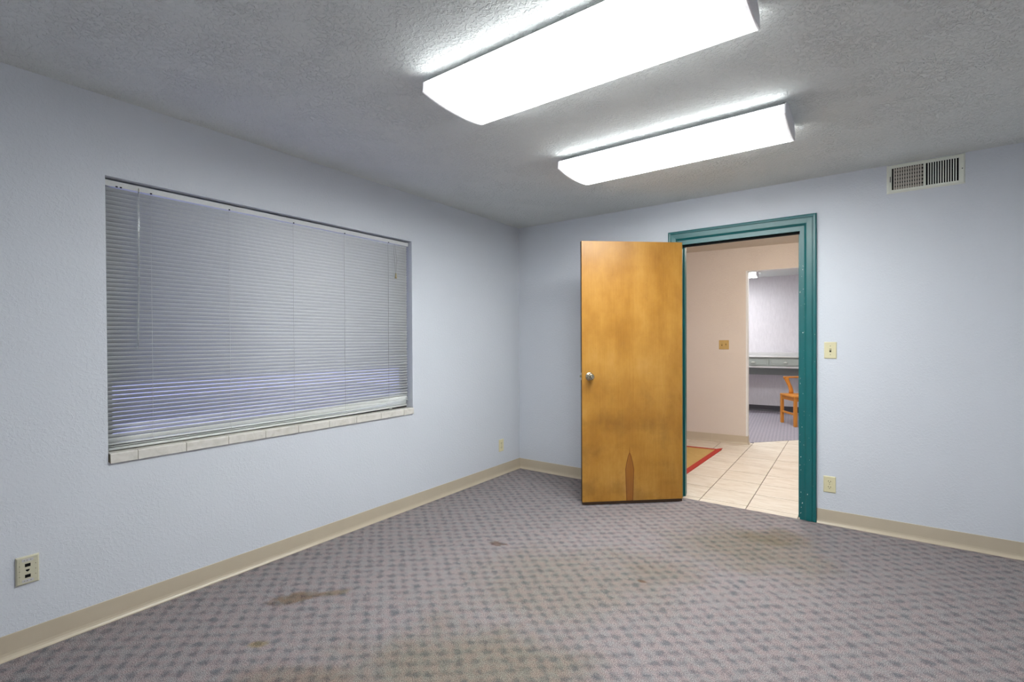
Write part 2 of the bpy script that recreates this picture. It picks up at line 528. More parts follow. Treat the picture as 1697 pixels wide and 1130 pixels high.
bm = B()
for a in ((-0.16, JL - JT, 0, WT, 0, H), (JR + JT, RX + 0.1, 0, WT, 0, H), (JL - JT, JR + JT, 0, WT, JH + JT, H)):
    box(bm, *a)
meta(obj('wall_back', bm, MAT['wall']), 'pale blue textured wall with the doorway and the air vent', 'wall', kind='structure')
meta(obj('wall_right', mkbox(RX, RX + 0.1, RY, 0, 0, H), MAT['wall']), 'pale blue wall on the right, outside the frame', 'wall', kind='structure')
meta(obj('wall_front', mkbox(-0.16, RX + 0.1, RY - 0.1, RY, 0, H), MAT['wall']), 'pale blue wall behind the camera', 'wall', kind='structure')
meta(obj('floor', mkbox(-0.16, RX + 0.1, RY - 0.1, 0.0, -0.1, 0), MAT['carpet']), 'grey mauve carpet with staggered dark blue flecks, stained', 'carpet', kind='structure')
meta(obj('ceiling', mkbox(-0.16, RX + 0.1, RY - 0.1, WT, H, H + 0.1), MAT['ceiling']), 'grey white textured ceiling of the near room', 'ceiling', kind='structure')

# cove base: profile (distance from wall, height)
BASE = [(0.0, 0.0), (0.014, 0.0), (0.0145, 0.002), (0.0125, 0.006), (0.008, 0.012), (0.0045, 0.020), (0.003, 0.030), (0.003, 0.1010), (0.0022, 0.1026), (0.0, 0.1026)]
def cove(name, fn, t0, t1, mat, label):
    bm = B(); prism(bm, BASE, fn, t0, t1)
    return meta(obj(name, bm, mat), label, 'baseboard', kind='structure')
cove('baseboard_left', lambda u, v, t: (u, t, v), RY, 0.0, MAT['base'], 'beige vinyl cove base along the window wall')
cove('baseboard_back', lambda u, v, t: (t, -u, v), 0.0, 1.515, MAT['base'], 'beige vinyl cove base behind the open wooden door')
cove('baseboard_back', lambda u, v, t: (t, -u, v), 2.5535, RX, MAT['base'], 'beige vinyl cove base right of the teal door frame')

# ------------------------------------------------------------------ hall beyond the door
HX0, HX1 = -0.4, 3.9
HOP = (0.733, 1.78, 2.13)      # opening in the far hall wall: s0, s1, top
meta(obj('wall_hall', stbox(stbox(stbox(B(), -1.5, HOP[0] - 0.023, 0, WT, 0, H), HOP[1], 3.1, 0, WT, 0, H), HOP[0] - 0.023, HOP[1], 0, WT, HOP[2], H), MAT['hall_wall']),
     'pinkish beige hall wall with an opening to a further room', 'wall', kind='structure')
# white painted corner of the opening (rounded bead and reveal)
bm = B()
pr = [(HOP[0] - 0.023, 0.0)] + [(HOP[0] - 0.023 + 0.023 * math.sin(a), 0.023 - 0.023 * math.cos(a)) for a in [math.pi / 2 * k / 5 for k in range(1, 6)]] + [(HOP[0], WT), (HOP[0] - 0.023, WT)]
prism(bm, pr, lambda u, v, t: ST(u, v, t), 0, HOP[2])
stbox(bm, HOP[0] - 0.023, HOP[1], 0.0, WT, HOP[2] - 0.004, HOP[2] + 0.002)
meta(obj('trim_2', bm, MAT['white_trim']), 'white painted rounded corner of the hall opening', 'trim', kind='structure')
bm = B()
box(bm, HX0 - 0.1, HX0, WT, 2.9, 0, H)
meta(obj('wall_hall_left', bm, MAT['hall_wall']), 'beige end wall of the hall, hidden left of the doorway', 'wall', kind='structure')
meta(obj('wall_hall_right', mkbox(HX1, HX1 + 0.1, WT, 2.9, 0, H), MAT['hall_wall']), 'beige end wall of the hall, hidden right of the doorway', 'wall', kind='structure')
bm = B()
polyslab(bm, [(HX0 - 0.1, WT), (HX1 + 0.1, WT), tuple(ST(3.1, WT)[:2]), tuple(ST(-1.5, WT)[:2])], H, H + 0.1)
meta(obj('ceiling', bm, MAT['hall_ceiling']), 'beige textured hall ceiling seen through the doorway', 'ceiling', kind='structure')

# hall baseboard: two lengths with a visible seam, plus the wrap on the reveal
r = empty('baseboard_hall', ST(-0.5, 0, 0), HR)
meta(r, 'beige vinyl cove base under the hall light switches', 'baseboard', kind='structure')
for s0, s1 in ((-1.0, 0.318), (0.3195, HOP[0])):
    bm = B(); prism(bm, BASE, lambda u, v, t: (t + 0.5, -u, v), s0, s1); obj('base_strip', bm, MAT['base'], r)
bm = B(); prism(bm, BASE, lambda u, v, t: (HOP[0] + 0.5 + u, t, v), -0.010, WT); obj('base_strip', bm, MAT['base'], r)
r = empty('baseboard_hall_right', ST(HOP[1], 0, 0), HR)
meta(r, 'beige vinyl cove base on the hidden right part of the hall wall', 'baseboard', kind='structure')
bm = B(); prism(bm, BASE, lambda u, v, t: (t, -u, v), 0, 1.3); obj('base_strip', bm, MAT['base'], r)

# tiled hall floor: one slab of grout, each tile its own piece
EA, EB = Vector((1.665, 2.611)), Vector((2.146, 3.153))      # slanting joint between tile and far carpet
ed = (EB - EA).normalized()
en = Vector((-ed.y, ed.x))                                    # points to the carpet side
bm = B(); polyslab(bm, [(HX0 - 0.1, 0.0), (HX1 + 0.1, 0.0), tuple(ST(3.1, 3.4)[:2]), tuple(ST(-1.5, 3.4)[:2])], -0.1, -0.006)
hall_floor = meta(obj('floor', bm, MAT['grout']), 'cream ceramic tile floor of the hall', 'floor', kind='structure')
PT = 0.3435
ang = 0.0145
ca, sa = math.cos(ang), math.sin(ang)
for i in range(-6, 7):
    for j in range(-1, 9):
        x0, y0 = i * PT, j * PT + 0.078
        g2 = 0.0032
        q = [(x0 + g2, y0 + g2), (x0 + PT - g2, y0 + g2), (x0 + PT - g2, y0 + PT - g2), (x0 + g2, y0 + PT - g2)]
        q = [(1.7505 + ca * a + sa * -b * -1 * -1, ca * b + sa * a) for a, b in q]
        q = clip(q, 0, -1, 0.0)
        q = clip(q, -1, 0, -HX0) if q else q
        q = clip(q, 1, 0, HX1) if q else q
        if not q: continue
        parts = [clip(q, N2.x, N2.y, N2.dot(H0) + 0.119)]
        qb = clip(q, -N2.x, -N2.y, -N2.dot(H0) - 0.119)
        if qb: qb = clip(qb, en.x, en.y, en.dot(EA) - 0.002)
        if qb: qb = clip(qb, N2.x, N2.y, N2.dot(H0) + 1.6)
        parts.append(qb)
        if parts[0] and qb:      # a whole tile lying across the line stays one piece
            whole = clip(q, en.x, en.y, en.dot(EA) - 0.002)
            if whole == q: parts = [q]
        for q in parts:
            if len(q) < 3: continue
            if max((Vector(a) - H0).dot(D2) for a in q) < HOP[0] and min((Vector(a) - H0).dot(N2) for a in q) > -0.001: continue
            if abs(sum(q[k][0] * q[(k + 1) % len(q)][1] - q[(k + 1) % len(q)][0] * q[k][1] for k in range(len(q)))) < 2e-3: continue
            bm = B(); polyslab(bm, q, -0.008, random.uniform(-0.0004, 0.0004))
            obj('tile', bm, MAT['tile'], hall_floor)

# ------------------------------------------------------------------ far room
FT = 3.287
meta(obj('wall_far', stbox(B(), -1.6, 3.2, FT, FT + 0.1, 0, H), MAT['far_wall']), 'white combed wall behind the built-in desk', 'wall', kind='structure')
meta(obj('wall_far_left', stbox(B(), -1.6, -1.5, WT, FT, 0, H), MAT['far_wall']), 'white side wall of the far room, hidden', 'wall', kind='structure')
meta(obj('wall_far_right', stbox(B(), 3.1, 3.2, WT, FT, 0, H), MAT['far_wall']), 'white side wall of the far room, right of the wooden chair', 'wall', kind='structure')
meta(obj('ceiling', stbox(B(), -1.6, 3.2, WT, FT + 0.1, H, H + 0.1), MAT['ceiling']), 'white ceiling of the room beyond the hall', 'ceiling', kind='structure')
bm = B()
q = [tuple(ST(-1.5, WT)[:2]), tuple(ST(3.1, WT)[:2]), tuple(ST(3.1, FT)[:2]), tuple(ST(-1.5, FT)[:2])]
q = clip(q, -en.x, -en.y, -en.dot(EA))
polyslab(bm, q, -0.008, 0.002)
meta(obj('floor', bm, MAT['far_carpet']), 'plain grey purple carpet of the room beyond the hall', 'carpet', kind='structure')
bm = B(); prism(bm, BASE, lambda u, v, t: ST(t, FT - u, v), -1.5, 3.1)
meta(obj('baseboard_far', bm, MAT['dark_base']), 'dark base strip under the desk in the far room', 'baseboard', kind='structure')

# ------------------------------------------------------------------ door frame
# casing profile: (distance from inner edge, projection from the wall)
CW = 0.0755
CP = [(0.0, 0.0), (0.0, 0.004), (0.004, 0.0065), (0.009, 0.0100), (0.0125, 0.0145), (0.016, 0.0160), (0.048, 0.0175), (0.0500, 0.0135), (0.0535, 0.0135), (0.0560, 0.0185), (0.0665, 0.0200), (0.0735, 0.0190), (CW, 0.0160), (CW, 0.0)]
cxl, cxr, cz = 1.590, 2.477, 2.0965        # inner edges
frame = empty('trim_1', (2.03, 0, 0))
meta(frame, 'teal glossy moulded door casing and jamb, paint chipped', 'door frame', kind='structure')
O = Vector((2.03, 0, 0))
def casing_leg(x_in, sgn):
    bm = B()
    a = [bm.verts.new(Vector((x_in + sgn * u, -v, 0.004)) - O) for u, v in CP]
    b = [bm.verts.new(Vector((x_in + sgn * u, -v, cz + u)) - O) for u, v in CP]
    n = len(CP)
    for i in range(n): bm.faces.new((a[i], a[(i + 1) % n], b[(i + 1) % n], b[i]))
    bm.faces.new(a); bm.faces.new(b)
    return bm
obj('side_casing', casing_leg(cxl, -1), MAT['teal'], frame)
obj('side_casing', casing_leg(cxr, 1), MAT['teal'], frame)
bm = B()
a = [bm.verts.new(Vector((cxl - u, -v, cz + u)) - O) for u, v in CP]
b = [bm.verts.new(Vector((cxr + u, -v, cz + u)) - O) for u, v in CP]
n = len(CP)
for i in range(n): bm.faces.new((a[i], a[(i + 1) % n], b[(i + 1) % n], b[i]))
bm.faces.new(a); bm.faces.new(b)
obj('head_casing', bm, MAT['teal'], frame)
obj('side_jamb', mkbox(JL - JT - O.x, JL - O.x, -0.001, WT + 0.002, 0.0, JH + JT), MAT['teal'], frame)
obj('side_jamb', mkbox(JR - O.x, JR + JT - O.x, -0.001, WT + 0.002, 0.0, JH + JT), MAT['teal'], frame)
obj('head_jamb', mkbox(JL - O.x, JR - O.x, -0.001, WT + 0.002, JH, JH + JT), MAT['teal'], frame)
obj('door_stop', mkbox(JL - O.x, JL + 0.011 - O.x, 0.040, 0.075, 0, JH, bev=0.002), MAT['teal'], frame)
obj('door_stop', mkbox(JR - 0.011 - O.x, JR - O.x, 0.040, 0.075, 0, JH, bev=0.002), MAT['teal'], frame)
obj('door_stop', mkbox(JL + 0.011 - O.x, JR - 0.011 - O.x, 0.040, 0.075, JH - 0.011, JH, bev=0.002), MAT['teal'], frame)
obj('head_gap_shade', mkbox(JL - O.x, JR - O.x, 0.028, 0.041, JH - 0.016, JH), MAT['slot'], frame)  # dark strip added as the shadow in the gap under the head jamb
# casing on the hall side
bm = B()
for xa, xb, za, zb in ((cxl - 0.06, cxl + 0.004, 0.004, cz + 0.06), (cxr - 0.004, cxr + 0.06, 0.004, cz + 0.06), (cxl + 0.004, cxr - 0.004, cz - 0.004, cz + 0.06)):
    box(bm, xa - O.x, xb - O.x, WT, WT + 0.016, za, zb)
obj('hall_casing', bm, MAT['teal'], frame)
# strike plate on the latch jamb
obj('strike_plate', mkbox(JR - 0.0012 - O.x, JR + 0.001 - O.x, 0.006, 0.034, 0.97, 1.03), MAT['metal'], frame)

# ------------------------------------------------------------------ door leaf (open into the room)
P0 = Vector((1.655, -0.102)); A_D = math.radians(180 + 41.6)     # start of the visible face, direction
DW, DH, DT = 0.815, 2.036, 0.035
# leaf's own axes: x from hinge to free edge, y = away from the camera side is +? (face at y = 0, thickness to -y)
leaf_root = empty('door_1', (P0.x, P0.y, 0.0), A_D)
meta(leaf_root, 'open honey coloured birch flush door with a sanded stain at its foot', 'door', kind='structure')
bm = B(); box(bm, 0, DW, -DT, 0, 0.026, 0.026 + DH, bev=0.0012, seg=1)
leaf = obj('leaf', bm, MAT['door'], leaf_root)
leaf.data.materials.append(MAT['door_edge'])
for f in leaf.data.polygons:
    if abs(f.normal.x) > 0.9 or abs(f.normal.z) > 0.9: f.material_index = 1
obj('under_door_shade', mkbox(0.004, DW - 0.004, -DT + 0.004, -0.003, 0.006, 0.0265), MAT['door_edge'], leaf_root)  # dark strip added below the leaf to stand in for the shaded gap
KX, KZ = DW - 0.060, 1.008
def knob(side):
    bm = B()
    y0 = 0.0 if side > 0 else -DT
    prof = [(0.0005, 0.0), (0.0325, 0.0), (0.0325, 0.003), (0.030, 0.006), (0.022, 0.008), (0.0135, 0.010), (0.0125, 0.026), (0.016, 0.030), (0.0235, 0.036), (0.0265, 0.045), (0.0262, 0.052), (0.022, 0.060), (0.0150, 0.0635), (0.0145, 0.0625), (0.0005, 0.0625)]
    lathe(bm, prof, lambda x, z, h: (KX + x, y0 + side * h, KZ + z), 28)
    return bm
kn = obj('door_knob', knob(1), MAT['metal'], leaf_root, smooth=True)
bm = B(); lathe(bm, [(0.0003, 0.0625), (0.0105, 0.0625), (0.0105, 0.067), (0.0092, 0.068), (0.0055, 0.068), (0.0050, 0.0665), (0.0003, 0.0665)], lambda x, z, h: (KX + x, h, KZ + z), 20)
obj('lock_button', bm, MAT['metal'], kn)
obj('door_knob', knob(-1), MAT['metal'], leaf_root, smooth=True)
bm = B(); box(bm, DW - 0.0005, DW + 0.0012, -DT / 2 - 0.0125, -DT / 2 + 0.0125, KZ - 0.0285, KZ + 0.0285)
lp = obj('latch_plate', bm, MAT['metal'], leaf_root)
bm = B(); prism(bm, [(0.0, -0.007), (0.011, -0.004), (0.011, 0.005), (0.0, 0.007)], lambda u, v, t: (DW + 0.001 + u, -DT / 2 + v, t), KZ - 0.008, KZ + 0.008)
obj('latch_bolt', bm, MAT['metal'], lp)
for hz in (0.20, 1.02, 1.83):
    bm = B()
    lathe(bm, [(0.0005, -0.046), (0.0055, -0.045), (0.0055, 0.045), (0.0005, 0.046)], lambda x, y, h: (-0.010 + x, -DT - 0.004 + y, hz + h), 12)
    box(bm, -0.010, 0.0, -DT + 0.001, -DT + 0.0035, hz - 0.044, hz + 0.044)
    obj('hinge', bm, MAT['brass'], leaf_root)

# ------------------------------------------------------------------ window: frame and glass, sill, blind
win = empty('window_1', (-0.088, (WY0 + WY1) / 2, WZ0))
meta(win, 'wide window behind the closed blind in the left wall', 'window', kind='structure')
wy0, wy1 = WY0 - (WY0 + WY1) / 2, WY1 - (WY0 + WY1) / 2
hh = WZ1 - WZ0
def fr(y0, y1, z0, z1): return mkbox(-0.02, 0.02, y0, y1, z0, z1, bev=0.003, seg=1)
for a in ((wy0, wy0 + 0.035, 0, hh), (wy1 - 0.035, wy1, 0, hh), (wy0 + 0.035, wy1 - 0.035, 0.0, 0.09), (wy0 + 0.035, wy1 - 0.035, hh - 0.035, hh)):
    obj('window_frame', fr(*a), MAT['alu'], win)
obj('pane', mkbox(-0.003, 0.003, wy0 + 0.03, wy1 - 0.03, 0.085, hh - 0.03), MAT['glass'], win)

sill = meta(obj('trim_3', mkbox(-0.067, 0.0095, WY0 + 0.004, WY1, WZ0 - 0.002, 0.772), MAT['sill_grout']), 'cream ceramic tile sill under the blind', 'window sill', kind='structure')
jn = [-3.295, -3.189, -2.985, -2.781, -2.579, -2.377, -2.165, -1.956, -1.748, -1.533, -1.434]
for i in range(10):
    bm = B()
    y0, y1 = jn[i] + 0.0016, jn[i + 1] - 0.0016
    zt = 0.7765 + random.uniform(-0.0006, 0.0006)
    pts = [(-0.067, zt - 0.008), (-0.067, zt), (0.007, zt)] + [(0.007 + 0.006 * math.sin(a), zt - 0.006 + 0.006 * math.cos(a)) for a in (0.4, 0.8, 1.2, 1.57)] + [(0.013, 0.7315), (0.0115, 0.7300), (0.0045, 0.7300), (0.0045, zt - 0.008)]
    prism(bm, pts, lambda u, v, t: (u, t, v), y0, y1)
    obj('tile', bm, MAT['sill_tile'], sill)

BX = -0.050
by0, by1 = WY0 + 0.006, -1.4475
blind = empty('venetian_blind', (BX, (by0 + by1) / 2, 0.78))
meta(blind, 'white mini venetian blind, closed, its bottom slats sagging onto the sill', 'blind')
BC = Vector((BX, (by0 + by1) / 2, 0.78))
L0, L1 = by0 - BC.y, by1 - BC.y
# head rail: open channel
bm = B()
prism(bm, [(-0.013, 0.0), (0.013, 0.0), (0.0135, 0.002), (0.0135, 0.026), (0.0115, 0.0275), (0.0115, 0.025), (0.0118, 0.003), (-0.0118, 0.003), (-0.0118, 0.0275), (-0.013, 0.0275)],
      lambda u, v, t: (u + 0.004, t, v + 2.0195 - BC.z), L0, L1 + 0.006)
hr = obj('head_rail', bm, MAT['slat'], blind)
for yy in (-3.248, -3.232, -3.112, -2.747, -2.372, -2.008, -1.633):
    obj('cord_guide', mkbox(0.0165, 0.0190, yy - BC.y - 0.004, yy - BC.y + 0.004, 2.0185 - BC.z, 2.0245 - BC.z), MAT['slot'], hr)

SW, PITCH, TH = 0.0252, 0.0203, math.radians(31.5)
def slat_ring(zc, th, crown=0.0022, w=SW, dx=0.0):
    up, dn = [], []
    for k in range(7):
        s = -0.5 + k / 6.0
        cr = crown * (1 - 4 * s * s)
        x = s * w * math.sin(th) + cr * math.cos(th)
        z = s * w * math.cos(th) - cr * math.sin(th)
        up.append((x + dx, z + zc))
        dn.append((x - 0.0003 * math.cos(th) + dx, z + 0.0003 * math.sin(th) + zc))
    return up + dn[::-1]
bm = B()
prism(bm, slat_ring(0, TH), lambda u, v, t: (u, t, v), L0, L1)
zs = [2.005 - k * PITCH for k in range(200)]
zs = [z for z in zs if z > 0.893]
first = obj('slat', bm, MAT['slat'], blind, (0, 0, zs[0] - BC.z), smooth=True)
for z in zs[1:]:
    share('slat', first, blind, (0, 0, z - BC.z), (0, random.uniform(-0.010, 0.010) + (math.radians(4.2) if z < 1.10 else 0.0), 0))
# the lowest slats: sag towards the sill, fanned open at the right
def bent_slat(zl, zr, tl, tr, curve=1.0, dx=0.0, y_end=L1, w=SW):
    rings = []
    for k in range(17):
        a = k / 16.0
        y = L0 + (y_end - L0) * a
        b = a ** curve
        rings.append([(u, y, v - BC.z) for u, v in slat_ring(zl + (zr - zl) * b, math.radians(tl + (tr - tl) * b), dx=dx, w=w)])
    return loft(B(), rings)
obj('slat', bent_slat(0.8885, 0.8890, 35, 35, 2.0), MAT['slat'], blind, smooth=True)
obj('slat', bent_slat(0.8682, 0.8715, 35, 38, 2.5), MAT['slat'], blind, smooth=True)
obj('slat', bent_slat(0.8480, 0.8560, 35, -38, 5.0, 0.002), MAT['slat'], blind, smooth=True)
obj('slat', bent_slat(0.8275, 0.8430, 20, -46, 3.5, 0.001), MAT['slat'], blind, smooth=True)
obj('slat', bent_slat(0.8115, 0.8290, -74, -50, 3.0, -0.001, L1 - 0.012), MAT['slat'], blind, smooth=True)
obj('slat', bent_slat(0.8000, 0.8160, -84, -62, 3.0, 0.000, L1 - 0.014), MAT['slat'], blind, smooth=True)
bm = B()
rings = []
for k in range(13):
    a = k / 12.0
    y = L0 + 0.008 + (L1 - 0.014 - L0 - 0.008) * a
    z = 0.7860 + 0.012 * a ** 3 - BC.z
    rings.append([(0.001 + u, y, z + v) for u, v in ((-0.012, -0.005), (-0.0135, 0), (-0.012, 0.006), (0, 0.0085), (0.012, 0.006), (0.0135, 0), (0.012, -0.005))])
loft(bm, rings)
rail = obj('bottom_rail', bm, MAT['slat'], blind, smooth=True)
for yy in (-3.04, -2.5, -1.62):
    obj('rail_plug', mkbox(0.011, 0.0155, yy - BC.y - 0.012, yy - BC.y + 0.012, 0.783 - BC.z, 0.788 - BC.z), MAT['cord'], rail)
for yy in (-3.112, -2.747, -2.372, -2.008, -1.633):
    bm = B()
    pts = [(0.0105, yy - BC.y + random.uniform(-.001, .001), z - BC.z) for z in (2.024, 1.8, 1.5, 1.2, 1.0, 0.90, 0.86)]
    pts += [(0.017, yy - BC.y - (0.03 if yy > -1.7 else 0.004), 0.83 - BC.z), (0.0165, yy - BC.y + 0.006, 0.795 - BC.z)]
    tube(bm, pts, 0.0009, 5)
    obj('ladder_cord', bm, MAT['cord'], blind)
bm = B()
tube(bm, [(0.0185, -3.163 - BC.y, 2.018 - BC.z), (0.0200, -3.1635 - BC.y, 1.99 - BC.z), (0.0190, -3.166 - BC.y, 1.6 - BC.z), (0.0175, -3.172 - BC.y, 1.262 - BC.z)], [0.0030, 0.0040, 0.0040, 0.0036], 6)
obj('tilt_wand', bm, MAT['wand'], blind)
bm = B()
tube(bm, [(0.0185, -3.163 - BC.y, 2.034 - BC.z), (0.0225, -3.163 - BC.y, 2.028 - BC.z), (0.0200, -3.163 - BC.y, 2.014 - BC.z)], 0.0014, 6)
obj('wand_hook', bm, MAT['metal'], blind)
lc = B()
tube(lc, [(0.0155, -1.580 - BC.y, 2.026 - BC.z), (0.0165, -1.582 - BC.y, 1.95 - BC.z), (0.0175, -1.569 - BC.y, 1.80 - BC.z)], 0.0009, 5)
tube(lc, [(0.0155, -1.574 - BC.y, 2.026 - BC.z), (0.0175, -1.556 - BC.y, 1.90 - BC.z), (0.0175, -1.566 - BC.y, 1.79 - BC.z)], 0.0009, 5)
lift = obj('lift_cord', lc, MAT['cord'], blind)
bm = B(); lathe(bm, [(0.001, 0.040), (0.004, 0.038), (0.006, 0.015), (0.0085, 0.004), (0.008, 0.0), (0.001, 0.0)], lambda x, y, h: (0.0185 + x, -1.566 - BC.y + y, 1.762 + h - BC.z), 12)
obj('tassel', bm, MAT['tassel'], lift, smooth=True)

# ------------------------------------------------------------------ outdoors behind the blind
meta(obj('ground', mkbox(-14, -0.161, -14, 8, -0.45, -0.35), MAT['concrete']), 'pale paving outside the window', 'ground', kind='structure')
random.seed(3)
bm = B()
for k in range(1500):
    c = Vector((random.uniform(-2.2, -1.3), random.uniform(-1.9, 3.2), random.uniform(-0.3, 0.55)))
    a = Vector((random.uniform(-1, 1), random.uniform(-1, 1), random.uniform(-1, 1))).normalized() * 0.045
    b = a.orthogonal().normalized() * 0.02
    vs = [bm.verts.new(c + q) for q in (-a, b, a, -b)]
    bm.faces.new(vs)
shrub = empty('hedge', (-1.75, 0.6, -0.35))
meta(shrub, 'low dark hedge outside, glimpsed through the lowest blind slats', 'hedge')
me_o = obj('foliage', bm, MAT['leaf'], shrub, (1.75, -0.6, 0.35)); me_o['kind'] = 'stuff'
for k in range(7):
    yy = -1.5 + k * 0.75
    obj('stem', tube(B(), [(0, yy - 0.6, 0), (0.05, yy - 0.55, 0.4), (-0.05, yy - 0.62, 0.8)], [0.02, 0.014, 0.006], 6), MAT['leaf'], shrub)

# ------------------------------------------------------------------ ceiling lights
def wrap_light(x0, x1, y0, y1, label, name='ceiling_light', mat=None, lens_z=(2.385, 2.342, 2.324), fn=None, group=None):
    """wraparound fluorescent fixture: pan against the ceiling, curved lens, two end caps"""
    cx, cy = (x0 + x1) / 2, (y0 + y1) / 2
    if fn is None: r = empty(name, (cx, cy, H))
    else: r = empty(name, fn[0], fn[1])
    meta(r, label, 'ceiling light', group)
    hw, hl = (y1 - y0) / 2, (x1 - x0) / 2
    zt, zm, zb = (z - H for z in lens_z)
    def arc(w, zm_, zb_):
        out = [(-w, zm_)]
        for k in range(1, 12):
            s = -1 + 2 * k / 12
            out.append((w * s, zb_ + (zm_ - zb_) * abs(s) ** 2.4))
        out.append((w, zm_))
        return out
    lens_o = [(-hw + 0.004, zt)] + arc(hw, zm, zb) + [(hw - 0.004, zt)]
    lens_i = [(y * 0.985, z + 0.003) for y, z in lens_o][::-1]
    lens_i[0] = (lens_i[0][0], zt); lens_i[-1] = (lens_i[-1][0], zt)
    bm = B(); prism(bm, lens_o + lens_i, lambda u, v, t: (t, u, v), -hl + 0.012, hl - 0.012)
    obj('lens', bm, mat or MAT['lens'], r)
    # metal pan
    bm = B()
    prism(bm, [(-hw * 0.62, 0.0), (-hw * 0.62, -0.012), (-hw * 0.95, -0.0315), (-hw * 0.95, -0.0338), (hw * 0.95, -0.0338), (hw * 0.95, -0.0315), (hw * 0.62, -0.012), (hw * 0.62, 0.0)], lambda u, v, t: (t, u, v), -hl + 0.006, hl - 0.006)
    obj('pan', bm, MAT['housing'], r)
    for sx in (-1, 1):
        cap = [(-hw * 0.66, 0.0), (-hw * 0.98, zt + 0.002)] + arc(hw * 0.996, zm, zb) + [(hw * 0.98, zt + 0.002), (hw * 0.66, 0.0)]
        bm = B(); prism(bm, cap, lambda u, v, t: (t, u, v), sx * (hl - 0.011), sx * (hl - 0.003))
        obj('end_cap', bm, MAT['housing'], r)
        # bright plastic lip round the end of the lens
        lo = [(y * 1.006, z - 0.001) for y, z in lens_o]; li = [(y * 0.975, z + 0.004) for y, z in lens_o][::-1]
        bm = B(); prism(bm, lo + li, lambda u, v, t: (t, u, v), sx * (hl - 0.018), sx * (hl - 0.0085))
        obj('end_lip', bm, MAT['lip'], r)
    return r
wrap_light(1.292, 2.526, -1.428, -1.040, 'white wraparound fluorescent light nearer the door, fully in view')
wrap_light(1.296, 2.533, -2.560, -2.172, 'white wraparound fluorescent light nearer the camera, cut by the top edge')
# far room light, seen through the opening
wrap_light(0, 1.23, 0, 0.42, 'white fluorescent light glimpsed through the hall opening', mat=MAT['far_lens'], fn=(ST(0.665 - 0.615, 2.38, H), HR))
wrap_light(0, 1.23, 0, 0.42, 'unseen fluorescent light added to the far room to brighten the wall under the desk', mat=MAT['far_lens'], fn=(ST(0.9, 0.62, H), HR))  # unseen fixture, added to brighten the wall under the desk
# hall lamp
lamp = empty('hall_lamp', (2.25, 1.05, H))
meta(lamp, 'warm dome lamp on the hall ceiling, hidden above the doorway', 'ceiling lamp')
bm = B(); lathe(bm, [(0.001, 0), (0.16, 0), (0.16, -0.02), (0.15, -0.028), (0.001, -0.028)], lambda x, y, h: (x, y, h), 32); obj('lamp_base', bm, MAT['bulb_metal'], lamp, smooth=False)
bm = B(); lathe(bm, [(0.001, -0.1), (0.06, -0.095), (0.11, -0.075), (0.14, -0.045), (0.145, -0.028), (0.001, -0.028)], lambda x, y, h: (x, y, h), 32); obj('lamp_shade', bm, MAT['dome'], lamp, smooth=True)

# ------------------------------------------------------------------ air vent
vx0, vx1, vz0, vz1 = 2.940, 3.318, 2.233, 2.417
v = empty('air_vent', ((vx0 + vx1) / 2, 0, (vz0 + vz1) / 2))
meta(v, 'cream metal air register high on the wall beside the ceiling', 'vent')
vw, vh = (vx1 - vx0) / 2, (vz1 - vz0) / 2
ap = [(-vw + 0.026, -0.0065), (0.0055, vw - 0.030)]      # the two apertures
az0, az1 = -vh + 0.021, vh - 0.024
def flange(bm, x0, x1, z0, z1): return box(bm, x0, x1, -0.0085, -0.004, z0, z1)
bm = B()
xs = [-vw + 0.008, ap[0][0], ap[0][1], ap[1][0], ap[1][1], vw - 0.008]
flange(bm, xs[0], xs[5], -vh + 0.007, az0); flange(bm, xs[0], xs[5], az1, vh - 0.007)
flange(bm, xs[0], xs[1], az0, az1); flange(bm, xs[2], xs[3], az0, az1); flange(bm, xs[4], xs[5], az0, az1)
# sloping rim
def rim(x0, x1, z0, z1, X0, X1, Z0, Z1):
    o = [(X0, Z0), (X1, Z0), (X1, Z1), (X0, Z1)]; i = [(x0, z0), (x1, z0), (x1, z1), (x0, z1)]
    ov = [bm.verts.new((a, 0, b)) for a, b in o]; iv = [bm.verts.new((a, -0.0085, b)) for a, b in i]
    for k in range(4): bm.faces.new((ov[k], ov[(k + 1) % 4], iv[(k + 1) % 4], iv[k]))
rim(-vw + 0.008, vw - 0.008, -vh + 0.007, vh - 0.007, -vw, vw, -vh, vh)
obj('frame', bm, MAT['vent_paint'], v)
obj('duct', mkbox(-vw + 0.02, vw - 0.022, -0.0012, -0.0002, az0 - 0.005, az1 + 0.005), MAT['vent_dark'], v)
blade = None
for a0, a1, sg in ((ap[0][0], ap[0][1], 1), (ap[1][0], ap[1][1], -1)):
    nb = 13; p_ = (a1 - a0) / nb
    for k in range(nb - 1 + 1):
        xk = a0 + p_ * (k + (1.0 if sg > 0 else 0.0))
        if k == (nb - 1 if sg > 0 else 0): continue
        w_ = 0.0074 if sg > 0 else 0.0052
        bm = B()
        ang_ = math.radians(24 if sg > 0 else -20)
        dx, dy = math.cos(ang_) * w_ / 2, math.sin(ang_) * w_ / 2
        if sg > 0:
            pts = [(xk - dx, -0.0060 - dy), (xk + dx, -0.0060 + dy), (xk + dx, -0.0052 + dy), (xk - dx, -0.0052 - dy)]
        else:
            pts = [(xk - dx, -0.0066 - dy), (xk + dx, -0.0066 + dy), (xk + dx, -0.0058 + dy), (xk - dx, -0.0058 - dy)]
        prism(bm, pts, lambda u, w, t: (u, w, t), az0 - 0.001, az1 + 0.001)
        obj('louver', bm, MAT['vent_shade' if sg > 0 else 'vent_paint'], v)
for k in range(6):
    zc = az0 + (az1 - az0) * (k + 0.5) / 6
    obj('damper_blade', mkbox(ap[0][0] + 0.010, ap[0][1], -0.0046, -0.0030, zc - 0.0088, zc + 0.0044), MAT['damper'], v)
